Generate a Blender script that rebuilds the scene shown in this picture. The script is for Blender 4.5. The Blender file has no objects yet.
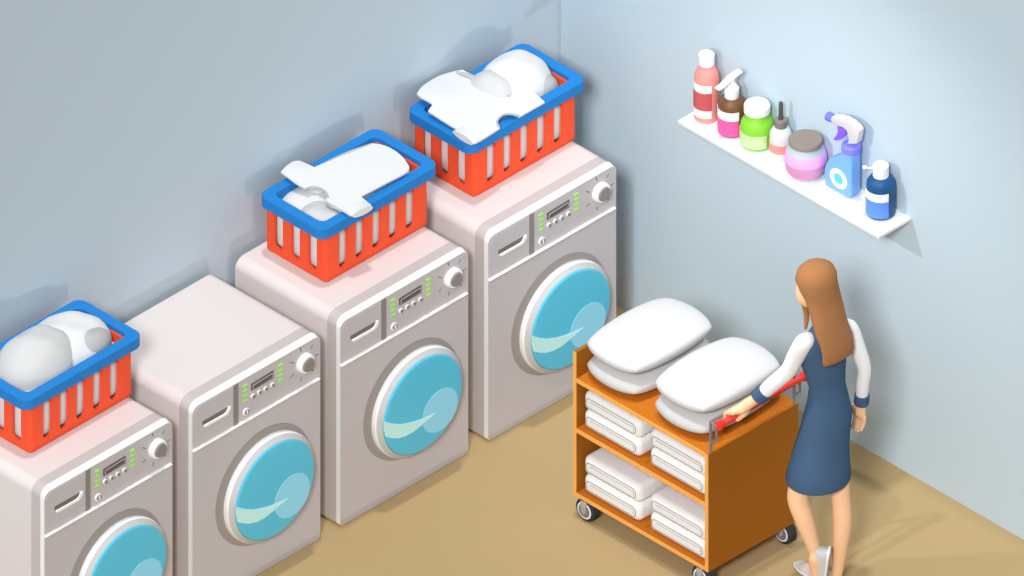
import bpy, bmesh, math, random
from mathutils import Vector, Matrix
random.seed(7)
PI = math.pi
C = bpy.context.scene.collection
U = 0.005                      # one drawing unit is 5 mm
K = math.sqrt(3) / 2

# ---------------------------------------------------------------- measuring helpers (axonometric drawing -> place)
def pY(sx, sy, Y):
    X = Y - (sx - 561) / K
    return Vector((X, Y, 272.7 + .5 * (X + Y) - sy))
def pZ(sx, sy, z):
    d = (sx - 561) / K; s = 2 * (sy - 272.7 + z)
    return Vector(((s - d) / 2, (s + d) / 2, z))

# ---------------------------------------------------------------- materials
ETOP, EX, EY = 1.20, 0.97, 0.75
def lin(h):
    h = h.lstrip('#'); o = []
    for i in (0, 2, 4):
        c = int(h[i:i+2], 16) / 255
        o.append(c / 12.92 if c <= .04045 else ((c + .055) / 1.055) ** 2.4)
    return o
MATS = {}
def mat(name, hexc, e=1.0, rough=.7, spec=.15, alpha=1, emit=0, metal=0, weave=0, trans=0, mx=.93):
    if name in MATS: return MATS[name]
    m = bpy.data.materials.new(name); m.use_nodes = True
    nt = m.node_tree; b = nt.nodes['Principled BSDF']
    c = [min(mx, v / e) for v in lin(hexc)]
    b.inputs['Base Color'].default_value = (*c, 1)
    b.inputs['Roughness'].default_value = rough
    b.inputs['Specular IOR Level'].default_value = spec
    b.inputs['Metallic'].default_value = metal
    b.inputs['Alpha'].default_value = alpha
    b.inputs['Transmission Weight'].default_value = trans
    if emit:
        b.inputs['Emission Color'].default_value = (*lin(hexc), 1)
        b.inputs['Emission Strength'].default_value = emit
    # a faint procedural grain on every surface
    tc = nt.nodes.new('ShaderNodeTexCoord'); nz = nt.nodes.new('ShaderNodeTexNoise')
    nz.inputs['Scale'].default_value = 40 if not weave else weave
    mr = nt.nodes.new('ShaderNodeMapRange')
    mr.inputs['To Min'].default_value = .985; mr.inputs['To Max'].default_value = 1.015
    mx_ = nt.nodes.new('ShaderNodeVectorMath'); mx_.operation = 'SCALE'
    mx_.inputs[0].default_value = c
    nt.links.new(tc.outputs['Object'], nz.inputs['Vector']); nt.links.new(nz.outputs['Fac'], mr.inputs['Value'])
    nt.links.new(mr.outputs['Result'], mx_.inputs['Scale']); nt.links.new(mx_.outputs['Vector'], b.inputs['Base Color'])
    MATS[name] = m
    return m

wall_l = mat('paint_blue_shaded', 'B1BFC8', EY*1.13, .9, .05)  # wall blue with the left side's shade put into it
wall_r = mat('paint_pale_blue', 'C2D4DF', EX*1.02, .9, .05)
floor_m = mat('floor_tan', 'C4A97B', ETOP*1.03, .85, .05)
m_body = mat('enamel_white', 'F5EBE8', ETOP*1.02, .5, .2)
m_frame = mat('enamel_greige', 'D5CBC8', ETOP, .5, .2)
m_trim = mat('enamel_bright', 'FFFFFF', ETOP * .95, .4, .2, mx=.9)
m_front = mat('front_grey', 'ADA8AA', EY*1.03, .5, .15)
m_doorshade = mat('shadow_grey', '8A8481', EY, .8, .1)
m_ring = mat('door_ring', 'C0C0C0', EY*1.3, .4, .2)
m_glass = mat('door_glass', '4EACC8', EY, .25, .3)
m_glass2 = mat('reflection_patch', '80C0DA', EY, .25, .3)
m_glass3 = mat('reflection_streak', 'AEDAF2', EY, .25, .3)
m_dark = mat('slot_dark', '65605F', EY, .6)
m_div = mat('divider_grey', '7B7473', EY, .6)
m_led = mat('led_green', '86E62B', 1, .5, .1, emit=.3)
m_knobcap = mat('knob_grey', '7C7675', EY, .5)
m_btn = mat('button_white', 'FFFFFF', EX, .4, mx=.9)
m_disp = mat('display_grey', '55504F', EY, .4)
m_disp2 = mat('display_line', 'A9A4A2', EY, .4)
m_red = mat('basket_red', 'FF5732', EX * 1.02, .55, .15)
m_blue = mat('rim_blue', '288BDC', ETOP, .5, .15)
m_cloth = mat('cloth_white', 'FFFFFF', ETOP*1.12, .95, .02, mx=.86)
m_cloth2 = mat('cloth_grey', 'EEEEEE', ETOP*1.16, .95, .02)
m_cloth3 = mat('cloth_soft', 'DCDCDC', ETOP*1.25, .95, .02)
m_pillow = mat('pillow_white', 'FCFCFC', ETOP*1.3, .95, .02)
m_towel = mat('towel_white', 'EEEEEE', EX, .95, .02, mx=.88)
m_seam = mat('towel_seam', '9A9A9A', EX, .9)
m_wood = mat('wood_orange', 'C4701F', ETOP*.86, .6, .1)
m_wood2 = mat('wood_shaded', '915817', EY*1.08, .65, .1)  # trolley wood darkened, the shade of its ends put into the colour
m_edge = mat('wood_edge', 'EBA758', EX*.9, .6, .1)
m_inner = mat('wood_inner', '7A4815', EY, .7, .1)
m_steel = mat('steel_grey', '7B7B7B', EX, .5, .2)
m_grip = mat('grip_red', 'FF4A3D', EX * 1.05, .5, .15)
m_gripend = mat('grip_end', 'F4362C', EX, .5, .15)
m_tyre = mat('tyre', '3A3A3A', EX, .8, .1)
m_hub = mat('hub_white', 'EDEDED', EX, .5)
m_fork = mat('fork_grey', 'A5A5A5', EX, .5)
m_shelf = mat('shelf_white', 'FFFFFF', ETOP, .6, mx=.8)
m_skin = mat('skin', 'FFC49C', EX, .8, .05)
m_hair = mat('hair_brown', 'A27049', EX*.97, .8, .05)
m_dress = mat('dress_navy', '445D7A', .92, .9, .02)
m_sleeve = mat('sleeve_white', 'FFFFFF', EX, .9, .02, mx=.88)
m_shoe = mat('shoe_grey', 'C8C8C8', EX, .7)
m_sole = mat('sole_dark', '7E7E7E', EY * 1.1, .8)
m_solew = mat('sole_white', 'FFFFFF', EX, .8, mx=.85)

# ---------------------------------------------------------------- mesh helpers (in units)
def B(): return bmesh.new()
def box(bm, x0, x1, y0, y1, z0, z1, bev=0, seg=2):
    t = bmesh.new(); bmesh.ops.create_cube(t, size=1)
    for v in t.verts:
        v.co = Vector(((x0+x1)/2 + v.co.x*(x1-x0), (y0+y1)/2 + v.co.y*(y1-y0), (z0+z1)/2 + v.co.z*(z1-z0)))
    if bev: bmesh.ops.bevel(t, geom=t.edges[:], offset=bev, segments=seg, profile=.5, affect='EDGES')
    add(bm, t)
def add(bm, t):
    me = bpy.data.meshes.new('t'); t.to_mesh(me); t.free(); bm.from_mesh(me); bpy.data.meshes.remove(me)
def prism(bm, pts, axis, a0, a1, bev=0, seg=2):
    """closed polygon extruded along an axis; pts are the other two coordinates"""
    def P(p, a):
        if axis == 'y': return Vector((p[0], a, p[1]))
        if axis == 'x': return Vector((a, p[0], p[1]))
        return Vector((p[0], p[1], a))
    t = bmesh.new()
    lo = [t.verts.new(P(p, a0)) for p in pts]; hi = [t.verts.new(P(p, a1)) for p in pts]
    n = len(pts)
    t.faces.new(lo); t.faces.new(hi)
    for i in range(n): t.faces.new((lo[i], lo[(i+1) % n], hi[(i+1) % n], hi[i]))
    bmesh.ops.recalc_face_normals(t, faces=t.faces[:])
    if bev:
        ed = [e for e in t.edges if len(e.link_faces) == 2 and e.calc_face_angle() > .5]
        bmesh.ops.bevel(t, geom=ed, offset=bev, segments=seg, profile=.5, affect='EDGES')
    add(bm, t)
def loft(bm, rings, close=True, cap=True):
    R = [[bm.verts.new(p) for p in r] for r in rings]
    fs = []
    for a, b in zip(R, R[1:]):
        n = len(a)
        for i in range(n if close else n - 1):
            fs.append(bm.faces.new((a[i], a[(i+1) % n], b[(i+1) % n], b[i])))
    if cap and close:
        fs.append(bm.faces.new(R[0][::-1])); fs.append(bm.faces.new(R[-1]))
    if close: bmesh.ops.recalc_face_normals(bm, faces=fs)
    return R
def lathe(bm, prof, cx, cy, z0=0, seg=40, a0=None, a1=None, cap=True):
    full = a0 is None
    n = seg if full else max(6, int(seg * abs(a1 - a0) / 360))
    rings = []
    for r, z in prof:
        rings.append([Vector((cx + r*math.cos(a), cy + r*math.sin(a), z0 + z)) for a in
                      [(2*PI*i/n if full else math.radians(a0 + (a1-a0)*i/n)) for i in range(n if full else n+1)]])
    loft(bm, rings, close=full, cap=cap)
def ellring(cx, cy, z, rx, ry, n=28):
    return [Vector((cx + rx*math.cos(2*PI*i/n), cy + ry*math.sin(2*PI*i/n), z)) for i in range(n)]
def catmull(P, k=6):
    if len(P) < 3: return P
    out = []
    for i in range(len(P) - 1):
        p0 = P[max(i-1, 0)]; p1 = P[i]; p2 = P[i+1]; p3 = P[min(i+2, len(P)-1)]
        for j in range(k):
            t = j / k
            out.append([.5*((2*b) + (-a+c)*t + (2*a-5*b+4*c-d)*t*t + (-a+3*b-3*c+d)*t**3) for a, b, c, d in zip(p0, p1, p2, p3)])
    out.append(list(P[-1])); return out
def tube(bm, pts, r, n=12, smooth=True, closed=False, flat=None):
    """round bar through pts; r one radius or one per point"""
    rr = r if isinstance(r, (list, tuple)) else [r]*len(pts)
    Q = [(*p, q) for p, q in zip([tuple(p) for p in pts], rr)]
    if smooth: Q = catmull(Q)
    pos = [Vector(q[:3]) for q in Q]; rad = [max(q[3], .02) for q in Q]
    N = len(pos); tan = []
    for i in range(N):
        a = pos[(i-1) % N] if closed or i else pos[0]
        b = pos[(i+1) % N] if closed or i < N-1 else pos[-1]
        tan.append((b - a).normalized())
    nrm = tan[0].orthogonal().normalized() if flat is None else (flat - flat.dot(tan[0])*tan[0]).normalized()
    rings = []
    for i in range(N):
        nrm = (nrm - nrm.dot(tan[i])*tan[i]).normalized(); bn = tan[i].cross(nrm)
        f = 1 if flat is None else .55
        rings.append([pos[i] + (nrm*math.cos(2*PI*j/n)*f + bn*math.sin(2*PI*j/n))*rad[i] for j in range(n)])
    if closed: rings.append(rings[0])
    if closed:
        R = [[bm.verts.new(p) for p in q] for q in rings[:-1]]; R.append(R[0]); fs = []
        for a, b in zip(R, R[1:]):
            for i in range(n): fs.append(bm.faces.new((a[i], a[(i+1) % n], b[(i+1) % n], b[i])))
        bmesh.ops.recalc_face_normals(bm, faces=fs)
    else: loft(bm, rings)
def ellipsoid(bm, c, r, rot=None, seg=24, rings=14):
    t = bmesh.new(); bmesh.ops.create_uvsphere(t, u_segments=seg, v_segments=rings, radius=1)
    for v in t.verts:
        p = Vector((v.co.x*r[0], v.co.y*r[1], v.co.z*r[2]))
        if rot: p = rot @ p
        v.co = p + Vector(c)
    add(bm, t)
def rrect(x0, x1, y0, y1, r, n=6):
    if not isinstance(r, (list, tuple)): r = [r]*4      # corners: (x1,y0) (x1,y1) (x0,y1) (x0,y0)
    out = []
    for (cx, cy, a0, q) in ((x1-r[0], y0+r[0], -90, r[0]), (x1-r[1], y1-r[1], 0, r[1]), (x0+r[2], y1-r[2], 90, r[2]), (x0+r[3], y0+r[3], 180, r[3])):
        for i in range(n+1):
            a = math.radians(a0 + 90*i/n); out.append((cx + q*math.cos(a), cy + q*math.sin(a)))
    return out
def circ(cx, cy, r, n=48): return [(cx + r*math.cos(2*PI*i/n), cy + r*math.sin(2*PI*i/n)) for i in range(n)]

# ---------------------------------------------------------------- object helpers
def smooth_by_angle(me, ang=35):
    bm = bmesh.new(); bm.from_mesh(me); c = math.radians(ang)
    for f in bm.faces: f.smooth = True
    for e in bm.edges: e.smooth = len(e.link_faces) == 2 and e.calc_face_angle(0) < c
    bm.to_mesh(me); bm.free()
def obj(name, bm, m, parent=None, origin=None, ang=35, label=None):
    """links bm as ONE mesh; origin in units"""
    if origin is None: origin = Vector(parent['_o']) if parent is not None else Vector((0, 0, 0))
    bmesh.ops.transform(bm, matrix=Matrix.Scale(U, 4) @ Matrix.Translation(-Vector(origin)), verts=bm.verts[:])
    me = bpy.data.meshes.new(name); bm.to_mesh(me); bm.free()
    smooth_by_angle(me, ang); me.materials.append(m)
    o = bpy.data.objects.new(name, me); C.objects.link(o)
    if parent is not None: o.parent = parent; o['_o'] = parent['_o']
    else: o.location = Vector(origin)*U; o['_o'] = list(origin)
    if label: o['label'] = label
    return o
def thing(name, label, cat, org, group=None):
    o = bpy.data.objects.new(name, None); C.objects.link(o); o.empty_display_size = .05
    o.location = Vector(org)*U; o['_o'] = list(org); o['label'] = label; o['category'] = cat
    if group: o['group'] = group
    return o
def tag(o, label, cat, group=None):
    o['label'] = label; o['category'] = cat
    if group: o['group'] = group
    return o
def struct(name, bm, m):
    o = obj(name, bm, m); o['kind'] = 'structure'; return o
def dup(o, dx, label, group=None, parent=None):
    c = o.copy(); C.objects.link(c)
    if parent is None:
        c.location = o.location + Vector(dx)*U; c['label'] = label
        if group: c['group'] = group
    else: c.parent = parent
    for ch in KIDS.get(o.name, []): dup(ch, dx, None, None, c)
    return c
KIDS = {}
def index_kids():
    KIDS.clear()
    for o in bpy.data.objects:
        if o.parent: KIDS.setdefault(o.parent.name, []).append(o)

# ================================================================ THE ROOM
bm = B(); box(bm, 0, 900, 0, 900, -12, 0); struct('floor', bm, floor_m)
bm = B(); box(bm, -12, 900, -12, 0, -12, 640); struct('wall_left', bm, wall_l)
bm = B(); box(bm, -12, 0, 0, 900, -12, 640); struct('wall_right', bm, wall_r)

# ================================================================ WASHING MACHINES
L = 382.3; W = 148.0; PITCH = 170.8; YF = 127.4
def mp(cx, cy, Y=YF):           # measured in the close-up of the third machine's control panel
    p = pY(320 + cx/4.431, 240 + cy/4.431, Y); return (p.x, p.z)
def machine():
    t = thing('washing_machine', '', 'washing machine', (L - W/2, 66, 0), 'washing machines in a row along the left wall')
    x0, x1 = L - W, L
    prof = rrect(x0, x1, 0, 207.5, [4, 10, 10, 4], 8)
    b = B(); prism(b, prof, 'y', 6, 112.2); obj('body', b, m_body, t)
    b = B(); prism(b, rrect(x0, x1, 0, 207.5, [4, 10, 10, 4], 8), 'y', 112.2, 122.7); obj('front_frame', b, m_frame, t, label='darker grey frame band round the front')
    b = B()
    r0 = rrect(x0, x1, 0, 207.5, [4, 9, 9, 4], 8); r1 = rrect(x0, x1, .5, 204.4, [4, 7, 7, 4], 8)
    loft(b, [[Vector((p[0], 122.7, p[1])) for p in r0], [Vector((p[0], YF - .3, p[1])) for p in r1]])
    obj('front_trim', b, m_trim, t, label='bright white bevelled edge of the front')
    fp = [p for p in rrect(x0 + .2, x1 - .2, .8, 204.0, [4, 7, 7, 4], 8)]
    b = B(); prism(b, fp, 'y', YF - .6, YF); fpo = obj('front_panel', b, m_front, t)
    # white ledge between control panel and door panel
    b = B(); t_ = []
    for x in (x0 + 2.6, x1 + .6):
        t_.append([Vector((x, YF - .2, 163.2)), Vector((x, YF + 2.8, 162.6)), Vector((x, YF + 2.6, 162.0)), Vector((x, YF - .2, 160.4))])
    loft(b, t_); obj('ledge', b, m_trim, t, label='white ledge under the control panel')
    # divider
    a = mp(272, 240); c = mp(292, 425)
    b = B(); prism(b, [(mp(272, 237)[0], 203.6), (mp(292, 243)[0], 203.6), (mp(292, 243)[0], 163.3), (mp(272, 237)[0], 163.3)], 'y', YF - .2, YF + .5)
    obj('panel_divider', b, m_div, t, label='dark vertical groove beside the detergent drawer')
    # detergent drawer with its grip
    b = B(); prism(b, [(L - 1.6, 164.2), (mp(270, 237)[0], 164.2), (mp(270, 237)[0], 202.8), (L - 7, 202.8), (L - 1.6, 197)], 'y', YF - .2, YF + .35)
    dr = obj('detergent_drawer', b, m_front, t)
    b = B(); prism(b, [mp(*q) for q in ((133, 424), (245, 360), (243, 374), (232, 389), (222, 394), (133, 443))], 'y', YF + .2, YF + .6)
    obj('grip_recess', b, m_dark, dr, label='dark finger slot of the drawer')
    b = B(); prism(b, [mp(*q) for q in ((136, 441), (225, 391), (236, 381), (243, 366), (246, 357), (257, 353), (256, 370), (250, 384), (240, 395), (228, 402), (150, 446), (142, 449), (137, 447))], 'y', YF + .3, YF + 1.6, .3)
    obj('grip_lip', b, m_btn, dr, label='white curved lip under the finger slot')
    # display
    b = B(); prism(b, [mp(*q) for q in ((350, 259), (447, 199), (447, 232), (350, 289))], 'y', YF - .2, YF + .7)
    ds = obj('display', b, m_disp, t)
    b = B(); prism(b, [mp(*q) for q in ((355, 263), (443, 208), (443, 229), (355, 283))], 'y', YF + .5, YF + .9); fr = obj('display_border', b, m_disp2, ds)
    b = B(); prism(b, [mp(*q) for q in ((358, 265), (440, 213), (440, 228), (358, 280))], 'y', YF + .7, YF + 1.1); obj('display_screen', b, m_disp, ds)
    # lights
    for x, ys in ((322, (265, 287, 309, 331)), (479, (174, 196, 218, 240))):
        for y in ys:
            b = B(); prism(b, [mp(x-9, y+3), mp(x+8, y-7), mp(x+9, y-2), mp(x-8, y+8)], 'y', YF - .2, YF + .8); obj('indicator_light', b, m_led, t)
    # buttons
    for x, y in ((358, 311), (386, 294), (414, 278), (444, 261)):
        c = mp(x - 2, y)
        b = B(); prism(b, circ(c[0], c[1], 2.2, 20), 'y', YF - .2, YF + 1.6, .25); k = obj('button', b, m_btn, t)
        b = B(); prism(b, circ(c[0], c[1], 1.7, 16), 'y', YF + 1.5, YF + 2.0); obj('button_face', b, m_knobcap, k)
    # small round selector with its slot
    c = mp(325, 381)
    b = B(); prism(b, circ(c[0], c[1], 3.6, 28), 'y', YF - .2, YF + 1.4, .3); k = obj('selector', b, m_btn, t)
    b = B(); prism(b, circ(c[0] - .3, c[1], 2.6, 24), 'y', YF + 1.3, YF + 1.8); obj('selector_face', b, m_knobcap, k)
    b = B(); prism(b, rrect(c[0] - .9, c[0] + .3, c[1] - 2, c[1] + 2, .4, 3), 'y', YF + 1.7, YF + 2.4); obj('selector_slot', b, m_btn, k)
    # big dial
    c = mp(584, 163)
    b = B()
    loft(b, [[Vector((p[0], YF + d, p[1])) for p in circ(c[0], c[1], r, 40)] for d, r in ((-.2, 8.9), (4.0, 8.7), (5.2, 7.8))])
    k = obj('dial', b, m_btn, t, label='white round programme dial')
    b = B(); loft(b, [[Vector((p[0], YF + d, p[1])) for p in circ(c[0], c[1], r, 36)] for d, r in ((5, 6.5), (6.2, 6.3), (6.6, 5.8))]); obj('dial_cap', b, m_knobcap, k, label='grey cap of the dial')
    for (xa, ya), (xb, yb) in (((567, 99), (572, 115)), ((624, 84), (614, 103)), ((648, 126), (633, 136)), ((523, 163), (540, 167)), ((538, 215), (525, 231)), ((573, 228), (570, 246)), ((613, 191), (625, 201))):
        p, q = mp(xa, ya), mp(xb, yb)
        b = B(); tube(b, [Vector((p[0], YF, p[1])), Vector((q[0], YF, q[1]))], .45, 6, False); obj('dial_mark', b, m_dark, t)
    # door
    def disc(name, cx, cz, prof, m, par, lab=None, n=72):
        b = B(); loft(b, [[Vector((p[0], YF + d, p[1])) for p in circ(cx, cz, r, n)] for d, r in prof]); return obj(name, b, m, par, label=lab, ang=25)
    disc('door_shadow', 300.8, 87.8, ((-.2, 55), (.6, 55)), m_doorshade, t, 'dark grey disc painted as the shadow behind the door')  # flat disc paints the shadow cast round the door ring
    dx, dz = 296.6, 84.6
    d = disc('door', dx, dz, ((.2, 50.2), (4.5, 50.2), (5.5, 49.6)), m_btn, t, 'round porthole door with a white rim')
    b = B()
    ro = circ(dx, dz, 49.6, 72); ri = circ(dx, dz, 45.6, 72)
    loft(b, [[Vector((p[0], YF + 5.4, p[1])) for p in ro], [Vector((p[0], YF + 6.2, p[1])) for p in circ(dx, dz, 49.0, 72)],
             [Vector((p[0], YF + 9.2, p[1])) for p in ri], [Vector((p[0], YF + 8.0, p[1])) for p in circ(dx, dz, 45.0, 72)]])
    obj('door_ring', b, m_ring, d, label='light grey ring round the glass')
    GX, GZ = dx + .3, dz + .6
    disc('door_glass', GX, GZ, ((8, 45.3), (10.2, 45.1), (10.9, 44), (11.2, 40)), m_glass, d, 'blue glass of the door')
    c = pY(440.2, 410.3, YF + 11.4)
    disc('glass_reflection', c.x, c.z, ((11, 20.4), (11.5, 20.3)), m_glass2, d, 'painted pale round reflection on the blue glass', 48)  # reflection in the glass painted as a paler disc
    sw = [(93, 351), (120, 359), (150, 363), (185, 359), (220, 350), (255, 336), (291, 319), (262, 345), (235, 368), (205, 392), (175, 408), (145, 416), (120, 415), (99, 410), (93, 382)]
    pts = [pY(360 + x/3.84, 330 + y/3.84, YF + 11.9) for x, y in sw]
    b = B(); prism(b, [(p.x, p.z) for p in pts], 'y', YF + 11.2, YF + 11.9); obj('glass_reflection_streak', b, m_glass3, d, label='painted pale curved reflection on the blue glass')  # second painted reflection, a pale swoosh across the glass
    return t
mc = machine(); index_kids()
mlabels = {1: 'grey front-loading washing machine at the bottom left corner, under the basket of heaped sheets',
           2: 'grey front-loading washing machine with a bare empty top and no basket',
           3: 'grey front-loading washing machine carrying the middle basket, a fully visible porthole door',
           4: 'grey front-loading washing machine nearest the room corner, its door beside the towel trolley'}
mc['label'] = mlabels[3]
for k, n in ((-1, 4), (1, 2), (2, 1)):
    dup(mc, (PITCH*k, 0, 0), mlabels[n])

# ================================================================ BASKETS
ZT = 207.5
def basket():
    t = thing('laundry_basket', '', 'laundry basket', (295, 49.5, ZT), 'laundry baskets on the washing machines')
    x0, x1, y0, y1, r = 236.2, 354.9, 13.0, 83.5, 4.0
    # perimeter as stations: list of (x, y, nx, ny) with slot marks
    st = []     # (x,y,nx,ny,slot) slot: index of the interval that starts here
    def side(pa, pb, n, slots):
        dvec = Vector(pb) - Vector(pa); ln = dvec.length; d = dvec/ln
        marks = sorted([(s, 0) for s in (0, ln)] + [(a, 1) for a, b_ in slots] + [(b_, 2) for a, b_ in slots])
        for s, k in marks: st.append((pa[0] + d.x*s, pa[1] + d.y*s, n[0], n[1], k == 1))
    def corner(cx, cy, a0):
        for i in range(1, 5):
            a = math.radians(a0 + 90*i/5); st.append((cx + r*math.cos(a), cy + r*math.sin(a), math.cos(a), math.sin(a), False))
    sy = [(10.6 + 19.6*i, 20.6 + 19.6*i) for i in range(3)]
    sx = [(15.2 - r + 19.3*i, 25.1 - r + 19.3*i) for i in range(5)]
    off = y0 + r
    ly = (y1 - r) - off; lx = (x1 - r) - (x0 + r)
    slots_x_face = [(a - r, b_ - r) for a, b_ in sy]                     # +x side, walking +y
    side((x1, y0 + r), (x1, y1 - r), (1, 0), slots_x_face); corner(x1 - r, y1 - r, 0)
    side((x1 - r, y1), (x0 + r, y1), (0, 1), sx); corner(x0 + r, y1 - r, 90)
    side((x0, y1 - r), (x0, y0 + r), (-1, 0), [(ly - b_, ly - a) for a, b_ in slots_x_face]); corner(x0 + r, y0 + r, 180)
    side((x0 + r, y0), (x1 - r, y0), (0, -1), [(lx - b_, lx - a) for a, b_ in sx]); corner(x1 - r, y0 + r, 270)
    n = len(st)
    fil = [(0, 1.8), (.5, .8), (1.6, .2), (4.5, 0)]
    b = B()
    def P(i, z, ins=0, f=0):
        s = st[i % n]; e = st[(i+1) % n]
        return Vector((s[0] + (e[0]-s[0])*f - s[2]*ins, s[1] + (e[1]-s[1])*f - s[3]*ins, ZT + z))
    cache = {}
    def V(p):
        k = (round(p.x, 3), round(p.y, 3), round(p.z, 3))
        if k not in cache: cache[k] = b.verts.new(p)
        return cache[k]
    zt, zb, za = 54, 7.5, 46.5
    for i in range(n):
        j = i + 1
        for (z0, i0), (z1, i1) in zip(fil, fil[1:]):
            b.faces.new([V(P(i, z0, i0)), V(P(j, z0, i0)), V(P(j, z1, i1)), V(P(i, z1, i1))])
        zl = 4.5
        if not st[i][4]:
            q = [V(P(i, zl)), V(P(j, zl)), V(P(j, zb + 4)), V(P(j, za - 4)), V(P(j, zt)), V(P(i, zt)), V(P(i, za - 4)), V(P(i, zb + 4))]
            b.faces.new(q)
        else:
            w = (Vector(P(j, 0)) - Vector(P(i, 0))).length; rr = w/2 - .01
            arc = [(.5 + .5*math.cos(a), math.sin(a)) for a in [PI*m/10 for m in range(1, 10)]]
            low = [V(P(i, zl)), V(P(j, zl)), V(P(j, zb + 4))] + [V(P(i, zb + 4 - s*4, 0, c)) for c, s in arc] + [V(P(i, zb + 4))]
            b.faces.new(low)
            up = [V(P(j, zt)), V(P(i, zt)), V(P(i, za - 4))] + [V(P(i, za - 4 + s*4, 0, c)) for c, s in arc[::-1]] + [V(P(j, za - 4))]
            b.faces.new(up)
    b.faces.new([V(P(i, 0, 1.8)) for i in range(n)])
    bmesh.ops.recalc_face_normals(b, faces=b.faces[:])
    o = obj('basket_body', b, m_red, t, ang=30)
    md = o.modifiers.new('solid', 'SOLIDIFY'); md.thickness = 2.6*U; md.offset = -1; md.use_even_offset = False
    # rim
    b = B(); X0, X1, Y0, Y1 = 227.0, 363.1, 12.2, 87.5; zb, zt = ZT + 48.6, ZT + 58.6
    o1 = lambda i, z, r_: [Vector((p[0], p[1], z)) for p in rrect(X0 + i, X1 - i, Y0 + i, Y1 - i, r_, 8)]
    rings = [o1(9.6, zb, 6), o1(0, zb, 9), o1(0, zt - .6, 9), o1(.5, zt, 8.6), o1(9.2, zt, 6), o1(9.6, zt - .5, 6)]
    R = [[b.verts.new(p) for p in q] for q in rings]; R.append(R[0]); fs = []
    for a, c in zip(R, R[1:]):
        for i in range(len(a)): fs.append(b.faces.new((a[i], a[(i+1) % len(a)], c[(i+1) % len(a)], c[i])))
    bmesh.ops.recalc_face_normals(b, faces=fs)
    obj('basket_rim', b, m_blue, t, ang=30, label='blue rim of the basket')
    return t
bk = basket(); index_kids()
blabels = {1: 'red slatted basket with blue rim at the left edge, heaped with rumpled white sheets',
           3: 'red slatted basket with blue rim in the middle, a shirt lying along it',
           4: 'red slatted basket with blue rim nearest the corner, a shirt hanging over its end'}
bk['label'] = blabels[3]
dup(bk, (2*PITCH, 0, 0), blabels[1]); dup(bk, (-PITCH, 0, 0), blabels[4])

# ================================================================ LAUNDRY
def heap(dx, label, apex, sk, cat='sheet', name='bed_sheet'):
    """rumpled cloth filling a basket: seen through the slots, mounded over the rim"""
    x0, x1, y0, y1 = 240.2 + dx, 350.9 + dx, 17.2, 79.4
    t = thing(name, label, cat, (295 + dx, 49.5, ZT + 3.3))
    b = B(); cx, cy = (x0+x1)/2, (y0+y1)/2
    rings = []
    for z, ins in ((3.3, 5), (5, 2), (9, .4), (25, .3), (40, .5), (48, 1.2)):
        rings.append([Vector((p[0], p[1], ZT + z)) for p in rrect(x0+ins, x1-ins, y0+ins, y1-ins, 7, 8)])
    base = rrect(x0+2, x1-2, y0+2, y1-2, 14, 8)
    for k in range(1, 13):
        s = math.cos(k/13*PI/2); h = math.sin(k/13*PI/2)
        ring = []
        for p in base:
            x = cx + (p[0]-cx)*s + sk[0]*h; y = cy + (p[1]-cy)*s + sk[1]*h
            z = ZT + 48 + (apex - 48)*h + .9*math.sin(x*.13 + y*.05)*h*(1-h*.5) + .7*math.sin(y*.21 - x*.06)*h
            ring.append(Vector((x, y, z)))
        rings.append(ring)
    loft(b, rings); obj('bundled_cloth', b, m_cloth, t, ang=60)
    return t
def fold(par, c, r, m, rot=0, label=None, power=2.2):
    """a soft fold of cloth lying on the heap"""
    b = B(); Rm = Matrix.Rotation(math.radians(rot), 3, 'Z')
    t = bmesh.new(); bmesh.ops.create_uvsphere(t, u_segments=40, v_segments=20, radius=1)
    for v in t.verts:
        q = v.co; l = (abs(q.x)**power + abs(q.y)**power + abs(q.z)**2)**(-1/power) if q.length else 1
        p = Vector((q.x*r[0], q.y*r[1], q.z*r[2]))*min(l, 1.25)
        p.z += .9*math.sin(p.x*.19 + p.y*.12) + .5*math.sin(p.x*.1 - p.y*.3)
        v.co = Rm @ p + Vector(c)
    add(b, t); return obj('cloth_fold', b, m, par, ang=60, label=label)
D1, D4 = 2*PITCH, -PITCH
h1 = heap(D1, 'rumpled white sheets heaped high in the basket at the left edge', 58, (0, 0))
fold(h1, (620, 47, ZT + 50), (43, 31, 25), m_cloth, 0)
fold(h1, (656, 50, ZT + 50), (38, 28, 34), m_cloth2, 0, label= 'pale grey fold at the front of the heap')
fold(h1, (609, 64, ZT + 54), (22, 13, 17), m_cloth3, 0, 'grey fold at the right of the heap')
h3 = heap(0, 'white laundry filling the middle basket underneath the shirt', 57, (0, 0), 'laundry', 'laundry_bundle')
fold(h3, (339, 62, ZT + 53), (13, 17, 4.5), m_cloth2, 0, 'pale grey fold at the near end')
fold(h3, (296, 36, ZT + 52), (34, 19, 9), m_cloth, 0)
h4 = heap(D4, 'white laundry mounded in the corner basket behind the shirt', 56, (0, 0), 'laundry', 'laundry_bundle')
fold(h4, (99, 47, ZT + 50), (31, 29, 30), m_cloth, 0)
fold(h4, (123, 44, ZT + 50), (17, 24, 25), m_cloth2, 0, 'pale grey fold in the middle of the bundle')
fold(h4, (88, 66, ZT + 50), (16, 11, 17), m_cloth3, 0, 'grey fold at the right of the bundle')

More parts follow.
